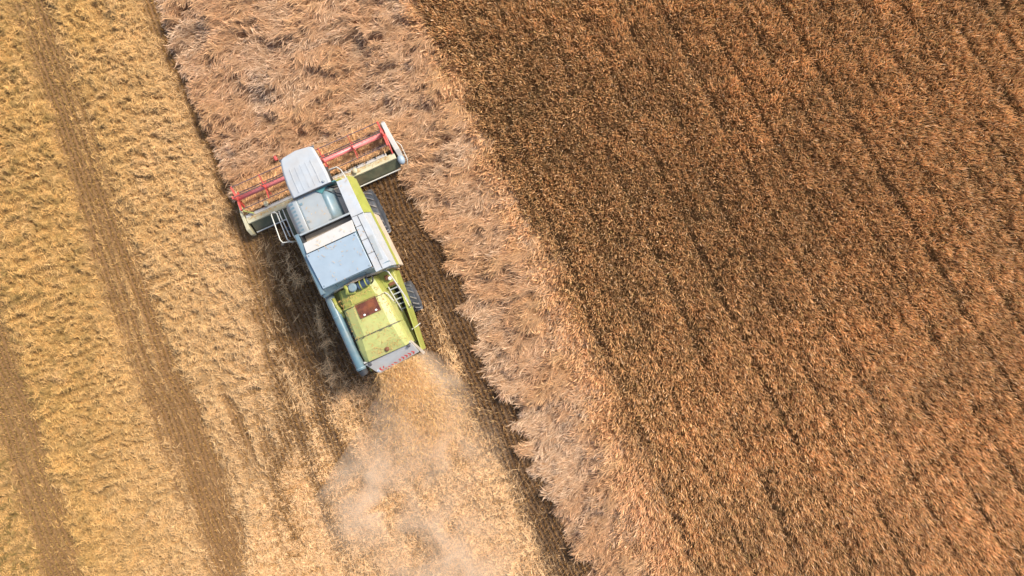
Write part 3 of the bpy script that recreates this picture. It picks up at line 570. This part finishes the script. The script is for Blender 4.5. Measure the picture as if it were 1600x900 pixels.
# header
HX0, HX1 = -3.32, 2.92
hd = MB()
hd.loft([[(x, 3.75, .12), (x, 2.60, .12), (x, 2.56, .20), (x, 3.72, .18)] for x in (HX0, HX1)])
hd.loft([[(x, 2.60, .12), (x, 2.52, .12), (x, 2.64, .68), (x, 2.70, .66)] for x in (HX0, HX1)])
header = hd.build("header", M['dgreen'], root, .008)
MB().loft([[(x, 2.84, .74), (x, 2.72, .76), (x, 2.72, .66), (x, 2.82, .66)] for x in (HX0 + .05, HX1 - .35)]).build("top_plate", M['warmwhite'], header, .006)
MB().loft([[(x, 2.715, .755), (x, 2.50, .74), (x, 2.48, .64), (x, 2.70, .64)] for x in (HX0 + .02, HX1 - .06)]).build("header_beam", M['yellow'], header, .012)
MB().loft([[(x, 2.49, .66), (x, 2.18, .40), (x, 2.20, .30), (x, 2.48, .55)] for x in (HX0 + .1, HX1 - .05)]).build("header_back", M['dgreen'], header, .006)
b = MB(); b.tube([(HX0 + .1, 2.14, .42), (HX1 - .1, 2.12, .42)], .026, 8); b.build("lower_tube", M['rail'], header)
for x, y in ((1.24, 2.66), (-2.34, 2.9)): MB().ball((x, y, .86), .10, (1, 1.1, .6)).build("header_boss", M['yellow'], header, 0, True)
for k in range(5): x = .98 + .38 * k; MB().loft([[(x - .012, 2.95, .70), (x + .012, 2.95, .70), (x + .012, 2.95, .74), (x - .012, 2.95, .74)], [(x - .012 + .03, 2.78, .77), (x + .012 + .03, 2.78, .77), (x + .042, 2.78, .82), (x + .018, 2.78, .82)]]).build("beam_clip", M['dark'], header)
b = MB(); b.tube([(HX0 + .1, 2.95, .42), (HX1 - .1, 2.95, .42)], .15, 16)
nf = 60
for sgn, xa, xb in ((1, HX0 + .15, -.9), (-1, HX1 - .15, .5)):
    secs = []
    for i in range(nf + 1):
        t = i / nf; x = xa + (xb - xa) * t; a = sgn * t * 2 * math.pi * 5
        secs.append([(x + dx, 2.95 + rr * math.cos(a), .42 + rr * math.sin(a)) for rr, dx in ((.14, -.01), (.27, -.005), (.27, .005), (.14, .01))])
    b.loft(secs)
b.build("feed_auger", M['dgreen'], header)
b = MB(); b.box(HX0, HX1, 3.72, 3.80, .13, .16)
for k in range(80): x = HX0 + .04 + (HX1 - HX0 - .08) * k / 79; b.loft([[(x - .018, 3.78, .13), (x + .018, 3.78, .13), (x + .018, 3.78, .165), (x - .018, 3.78, .165)], [(x - .003, 3.90, .13), (x + .003, 3.90, .13), (x + .003, 3.90, .14), (x - .003, 3.90, .14)]])
b.build("cutter_bar", M['dark'], header)
# end dividers
dv = MB().loft([[(x0, 3.98, .62), (x1, 3.98, .62), (x1, 3.98, .54), (x0, 3.98, .54)] if 0 else [(x0, y, zt), (x1, y, zt), (x1, y, zb), (x0, y, zb)] for y, x0, x1, zt, zb in ((4.05, 2.90, 2.96, .55, .45), (3.9, 2.86, 3.02, .86, .35), (3.3, 2.88, 3.06, .98, .22), (2.75, 2.93, 3.12, .90, .15), (2.52, 2.95, 3.10, .72, .15))]).build("end_divider", M['warmwhite'], header, .02)
MB().ball((3.0, 2.38, .66), .17, (.85, 1.15, .8)).build("drive_cover", M['blue'], header, 0, True)
MB().tube([(3.12, 3.1, .6), (3.22, 2.9, .62), (3.22, 2.3, .6), (3.14, 2.15, .5)], .014, 6).build("crop_rod", M['rail'], header)
dv = MB().loft([[(x0, y, zt), (x1, y, zt), (x1, y, zb), (x0, y, zb)] for y, x0, x1, zt, zb in ((3.95, -3.34, -3.30, .45, .35), (3.5, -3.38, -3.30, .62, .25), (2.9, -3.42, -3.31, .80, .15), (2.3, -3.47, -3.32, .72, .15), (2.1, -3.45, -3.34, .5, .15))]).build("end_divider", M['yellow'], header, .015); dv['label'] = 'cream left end divider'
MB().tube([(-3.25, 3.35, 1.0), (-3.18, 2.95, .95), (-2.9, 2.75, .85)], .03, 8).build("reel_lift_arm", M['lime'], header)
MB().tube([(2.86, 3.42, 1.1), (2.84, 3.0, 1.0), (2.8, 2.7, .78)], .03, 8).build("reel_lift_arm", M['red'], header)
# reel
RY, RZ, RR = 3.42, 1.12, .48
reel = MB().tube([(-3.18, RY, RZ), (2.80, RY, RZ)], .085, 20).build("reel", M['pink'], root, 0, True)
bang = [R(20 + 72 * k) for k in range(5)]
for a in bang:
    y, zz = RY + RR * math.cos(a), RZ + RR * math.sin(a); b = MB(); b.tube([(-3.15, y, zz), (2.80, y, zz)], .019, 8)
    for k in range(40): x = -3.1 + 5.85 * k / 39; b.tube([(x, y, zz), (x, y - .03, zz - .11), (x, y - .02, zz - .22)], .007, 4)
    b.build("reel_bat", M['bat'], reel)
for x, w in ((-3.17, .05), (-2.04, .028), (-.9, .02), (.38, .028), (1.58, .014), (2.80, .05)):
    b = MB()
    for i, a in enumerate(bang):
        c_, s_ = math.cos(a), math.sin(a); ww = .09 if w >= .05 else .045
        q = [(RY + r * c_ - k * s_, RZ + r * s_ + k * c_) for r, k in ((0, -ww), (RR + .03, -ww * .55), (RR + .03, ww * .55), (0, ww))]
        dx = .0007 * i
        b.loft([[(x - w * .5 - dx, *p) for p in q], [(x + w * .5 + dx, *p) for p in q]])
    b.tube([(x - w * .6, RY, RZ), (x + w * .6, RY, RZ)], .13, 18)
    b.build("reel_spider", M['red'], reel)
MB().tube([(-1.22, 4.12, 1.25), (-1.22, 4.28, 1.3)], .06, 12).build("reel_knob", M['red'], reel, .01)

# straw riding on the header table
def table_straw():
    N = 16000; x = rng.uniform(HX0 + .08, HX1 - .08, N); y = rng.uniform(2.82, 4.1, N); zz = .30 + .22 * fbm(x * 3, y * 3, 150) + .42 * np.exp(-((y - 2.95) / .22) ** 2) * (.35 + fbm(x * 2, y * 2, 152)) + rng.uniform(0, .12, N)
    far = y > 3.7
    a = np.radians(rng.normal(250, 32, N)); d = np.stack([np.cos(a), np.sin(a), rng.normal(0, .2, N)], 1); L = rng.uniform(.15, .45, N)
    base = np.stack([x, y, zz], 1) - d * (L * .5)[:, None]; ok = (base[:, 1] + d[:, 1] * L > 2.86) & (base[:, 1] > 2.86); base, d, L = base[ok], d[ok], L[ok]; N = len(L)
    c_, s_ = math.cos(MA), math.sin(MA); rot = np.array([[c_, -s_, 0], [s_, c_, 0], [0, 0, 1]])
    col = mix(LODG, ORNG * 1.1, np.clip(rng.normal(.5, .3, N), 0, 1)) * np.clip(rng.normal(1, .25, N), .4, 1.6)[:, None]
    o = ribbons("cut_wheat", base @ rot.T + np.array([MO[0], MO[1], 0]), d @ rot.T, rvec(N, .05), L, rng.uniform(.01, .024, N), [.5, .7, 1.1, .4], col, rvec(N, .5) + np.array((0, 0, 1.)), m_plant)
    tag(o, 'freshly cut wheat stalks piled on the header table under the red reel', 'wheat', kind='stuff')
table_straw()

def machine_chaff():
    N = 1500; k = rng.random(N)
    x = rng.uniform(-.85, .72, N); y = rng.uniform(-4.05, -1.75, N)
    zz = np.interp(-y, [2.1, 3.26, 3.75, 4.14], [3.04, 3.0, 2.90, 2.70]); e = np.minimum(x + .9, .78 - x); zz = zz - np.clip(.42 - (x + .9), 0, .4) * .45 - np.clip(.3 - (.78 - x), 0, .3) * .5
    keep = (rng.random(N) < .18 + .6 * np.exp(-((y + 3.95) / .22) ** 2) + .5 * np.exp(-(e / .12) ** 2) + .5 * np.exp(-((y + 1.8) / .2) ** 2)) & ~((y > -2.66) & (y < -2.1) & (np.abs(x) < .4))
    x2 = rng.uniform(-1.05, 1.35, 500); y2 = rng.uniform(-1.2, 1.95, 500); z2 = np.where(x2 > .85, 3.53, np.where(y2 > .85, np.where(x2 < .2, 3.43, 3.42), 3.62)); k2 = (rng.random(500) < .25) & ~((x2 > .2) & (x2 < .86) & (y2 > .6)) & ~((y2 > .4) & (y2 < .9)) & (x2 > -.62 - 9 * (y2 < .4)) & (x2 < 1.2)
    x3 = rng.uniform(HX0 + .1, HX1 - .2, 320); y3 = rng.uniform(2.60, 2.72, 320); z3 = np.full(320, .765)
    P = np.concatenate([np.stack([x[keep], y[keep], zz[keep] + .012], 1), np.stack([x2[k2], y2[k2], z2[k2] + .01], 1), np.stack([x3, y3, z3], 1)]); n = len(P)
    a = rng.uniform(0, 6.28, n); d = np.stack([np.cos(a), np.sin(a), rng.normal(0, .05, n)], 1); L = rng.uniform(.03, .12, n)
    c_, s_ = math.cos(MA), math.sin(MA); rot = np.array([[c_, -s_, 0], [s_, c_, 0], [0, 0, 1]])
    o = ribbons("loose_chaff", P @ rot.T + np.array([MO[0], MO[1], 0]), d @ rot.T, rvec(n, .004), L, rng.uniform(.006, .016, n), [.7, 1, .6], mix(STUB, GOLD, rng.random(n)), np.tile((0, 0, 1.0), (n, 1)) + rvec(n, .15), m_plant)
    tag(o, 'bits of chaff and straw lying on top of the harvester', 'straw', kind='stuff')
machine_chaff()
# bolts, catches and small fittings
for x, y, zz in ((-.95, -1.15, 3.57), (.74, -1.13, 3.57), (-1.0, .0, 3.61), (.70, .02, 3.61)): MB().tube([(x, y, zz - .01), (x, y, zz + .015)], .022, 8).build("bolt", M['steel'], big)
for y in (1.75, 1.1): MB().box(-.60, -.52, y - .04, y + .04, 3.41, 3.44).build("catch", M['steel'], lid)
for x in (-.6, .1, .45): MB().box(x - .05, x + .05, -3.31, -3.285, 2.94, 3.005).build("hinge", M['dgreen'], h3)
for x in (-.55, .55): MB().box(x - .09, x + .09, 3.36, 3.44, 3.36, 3.45).build("work_lamp", M['lampm'], roof, .015)
MB().tube([(.5, 2.12, 3.62), (.5, 2.12, 3.70)], .045, 12).build("roof_vent", M['grey'], roof, .01)
MB().box(1.10, 1.26, -1.1, -.2, 3.49, 3.505).build("hatch", M['grey'], root, .004)

# straw and dust thrown out behind the machine
N = 12000; t = rng.beta(1.0, 2.4, N); ang = rng.normal(0, .34, N); dist = .1 + t * 5.5
lx = -.05 + rng.uniform(-.8, .8, N) + np.sin(ang) * dist * .9; ly = -4.5 - np.cos(ang) * dist; lz = 1.7 * (1 - t) + .25 + rng.normal(0, .22, N)
lz = np.maximum(lz, .1)
c_, s_ = math.cos(MA), math.sin(MA); rot = np.array([[c_, -s_, 0], [s_, c_, 0], [0, 0, 1]])
a = -math.pi / 2 + ang + rng.normal(0, .5, N); d = np.stack([np.cos(a), np.sin(a), rng.normal(-.1, .3, N)], 1)
o = ribbons("flying_straw", np.stack([lx, ly, lz], 1) @ rot.T + np.array([MO[0], MO[1], 0]), d @ rot.T, rvec(N, .02), rng.uniform(.04, .16, N), rng.uniform(.006, .014, N), [.7, 1, .6], mix(GOLD, PALE, rng.random(N)) * np.clip(rng.normal(1, .2, N), .5, 1.5)[:, None], rvec(N), m_plant)
tag(o, 'chopped straw flying out of the back of the harvester', 'straw', kind='stuff')

# dust cloud: one closed low mound of air behind the machine
def dust_mesh():
    b = MB(); secs = []
    for v, cxx, hw, hh in ((-4.5, .2, .6, .9), (-5.2, .1, 1.4, 1.3), (-6.5, -.6, 2.4, 1.4), (-8.5, -1.9, 4.2, 1.4), (-10.5, -2.1, 4.4, 1.4), (-12.5, -2.2, 4.2, 1.4), (-15, -2.4, 4.4, 1.2), (-17, -2.4, 4.2, .9)):
        secs.append([(cxx + hw * math.cos(k * math.pi / 10), v, .14 + hh * math.sin(k * math.pi / 10)) for k in range(11)] + [(cxx, v, .10)])
    return b.loft(secs)
SPOTS = [(-3.58, -8.92, 2.6, .9), (-1.67, -12.46, 3.4, .95), (-1.9, -5.0, 1.5, .6), (.94, -5.6, 1.7, 1.1), (-1.0, -7.6, 4.2, .7), (-.4, -5.4, 2.0, .9)]
vm = bpy.data.materials.new("airborne_dust"); vm.use_nodes = True; nt = vm.node_tree; nt.nodes.remove(nt.nodes['Principled BSDF'])
pv = nt.nodes.new('ShaderNodeVolumePrincipled'); pv.inputs['Color'].default_value = (1.0, .85, .66, 1); pv.inputs['Anisotropy'].default_value = .0
nt.links.new(pv.outputs[0], nt.nodes['Material Output'].inputs['Volume'])
tc = nt.nodes.new('ShaderNodeTexCoord'); no = nt.nodes.new('ShaderNodeTexNoise'); no.inputs['Scale'].default_value = .8; no.inputs['Detail'].default_value = 5; no.inputs['Distortion'].default_value = .6
nt.links.new(tc.outputs['Object'], no.inputs['Vector'])
mp = nt.nodes.new('ShaderNodeMapRange'); mp.inputs[1].default_value = .38; mp.inputs[2].default_value = .66; mp.inputs[3].default_value = .0; mp.inputs[4].default_value = 1.7
nt.links.new(no.outputs[0], mp.inputs[0])
sp = nt.nodes.new('ShaderNodeSeparateXYZ'); nt.links.new(tc.outputs['Object'], sp.inputs[0])
hz = nt.nodes.new('ShaderNodeMapRange'); hz.inputs[1].default_value = 1.7; hz.inputs[2].default_value = .1; nt.links.new(sp.outputs[2], hz.inputs[0])
mu = nt.nodes.new('ShaderNodeMath'); mu.operation = 'MULTIPLY'; acc = None
for (sx_, sy_, sr_, st_) in SPOTS:
    di = nt.nodes.new('ShaderNodeVectorMath'); di.operation = 'DISTANCE'; nt.links.new(tc.outputs['Object'], di.inputs[0]); di.inputs[1].default_value = (sx_, sy_, .4)
    m2 = nt.nodes.new('ShaderNodeMapRange'); m2.interpolation_type = 'SMOOTHSTEP'; m2.inputs[1].default_value = sr_; m2.inputs[2].default_value = 0; m2.inputs[4].default_value = st_; nt.links.new(di.outputs['Value'], m2.inputs[0])
    if acc is None: acc = m2.outputs[0]
    else:
        ad = nt.nodes.new('ShaderNodeMath'); ad.operation = 'ADD'; nt.links.new(acc, ad.inputs[0]); nt.links.new(m2.outputs[0], ad.inputs[1]); acc = ad.outputs[0]
m3 = nt.nodes.new('ShaderNodeMath'); m3.operation = 'MULTIPLY_ADD'; nt.links.new(mp.outputs[0], m3.inputs[0]); nt.links.new(acc, m3.inputs[1]); m3.inputs[2].default_value = .05
nt.links.new(m3.outputs[0], mu.inputs[0]); nt.links.new(hz.outputs[0], mu.inputs[1]); nt.links.new(mu.outputs[0], pv.inputs['Density'])
dust = dust_mesh().build("dust_cloud", vm); dust.location = root.location; dust.rotation_euler = root.rotation_euler
tag(dust, 'thin pale dust cloud drifting low behind the harvester', 'dust', kind='stuff')
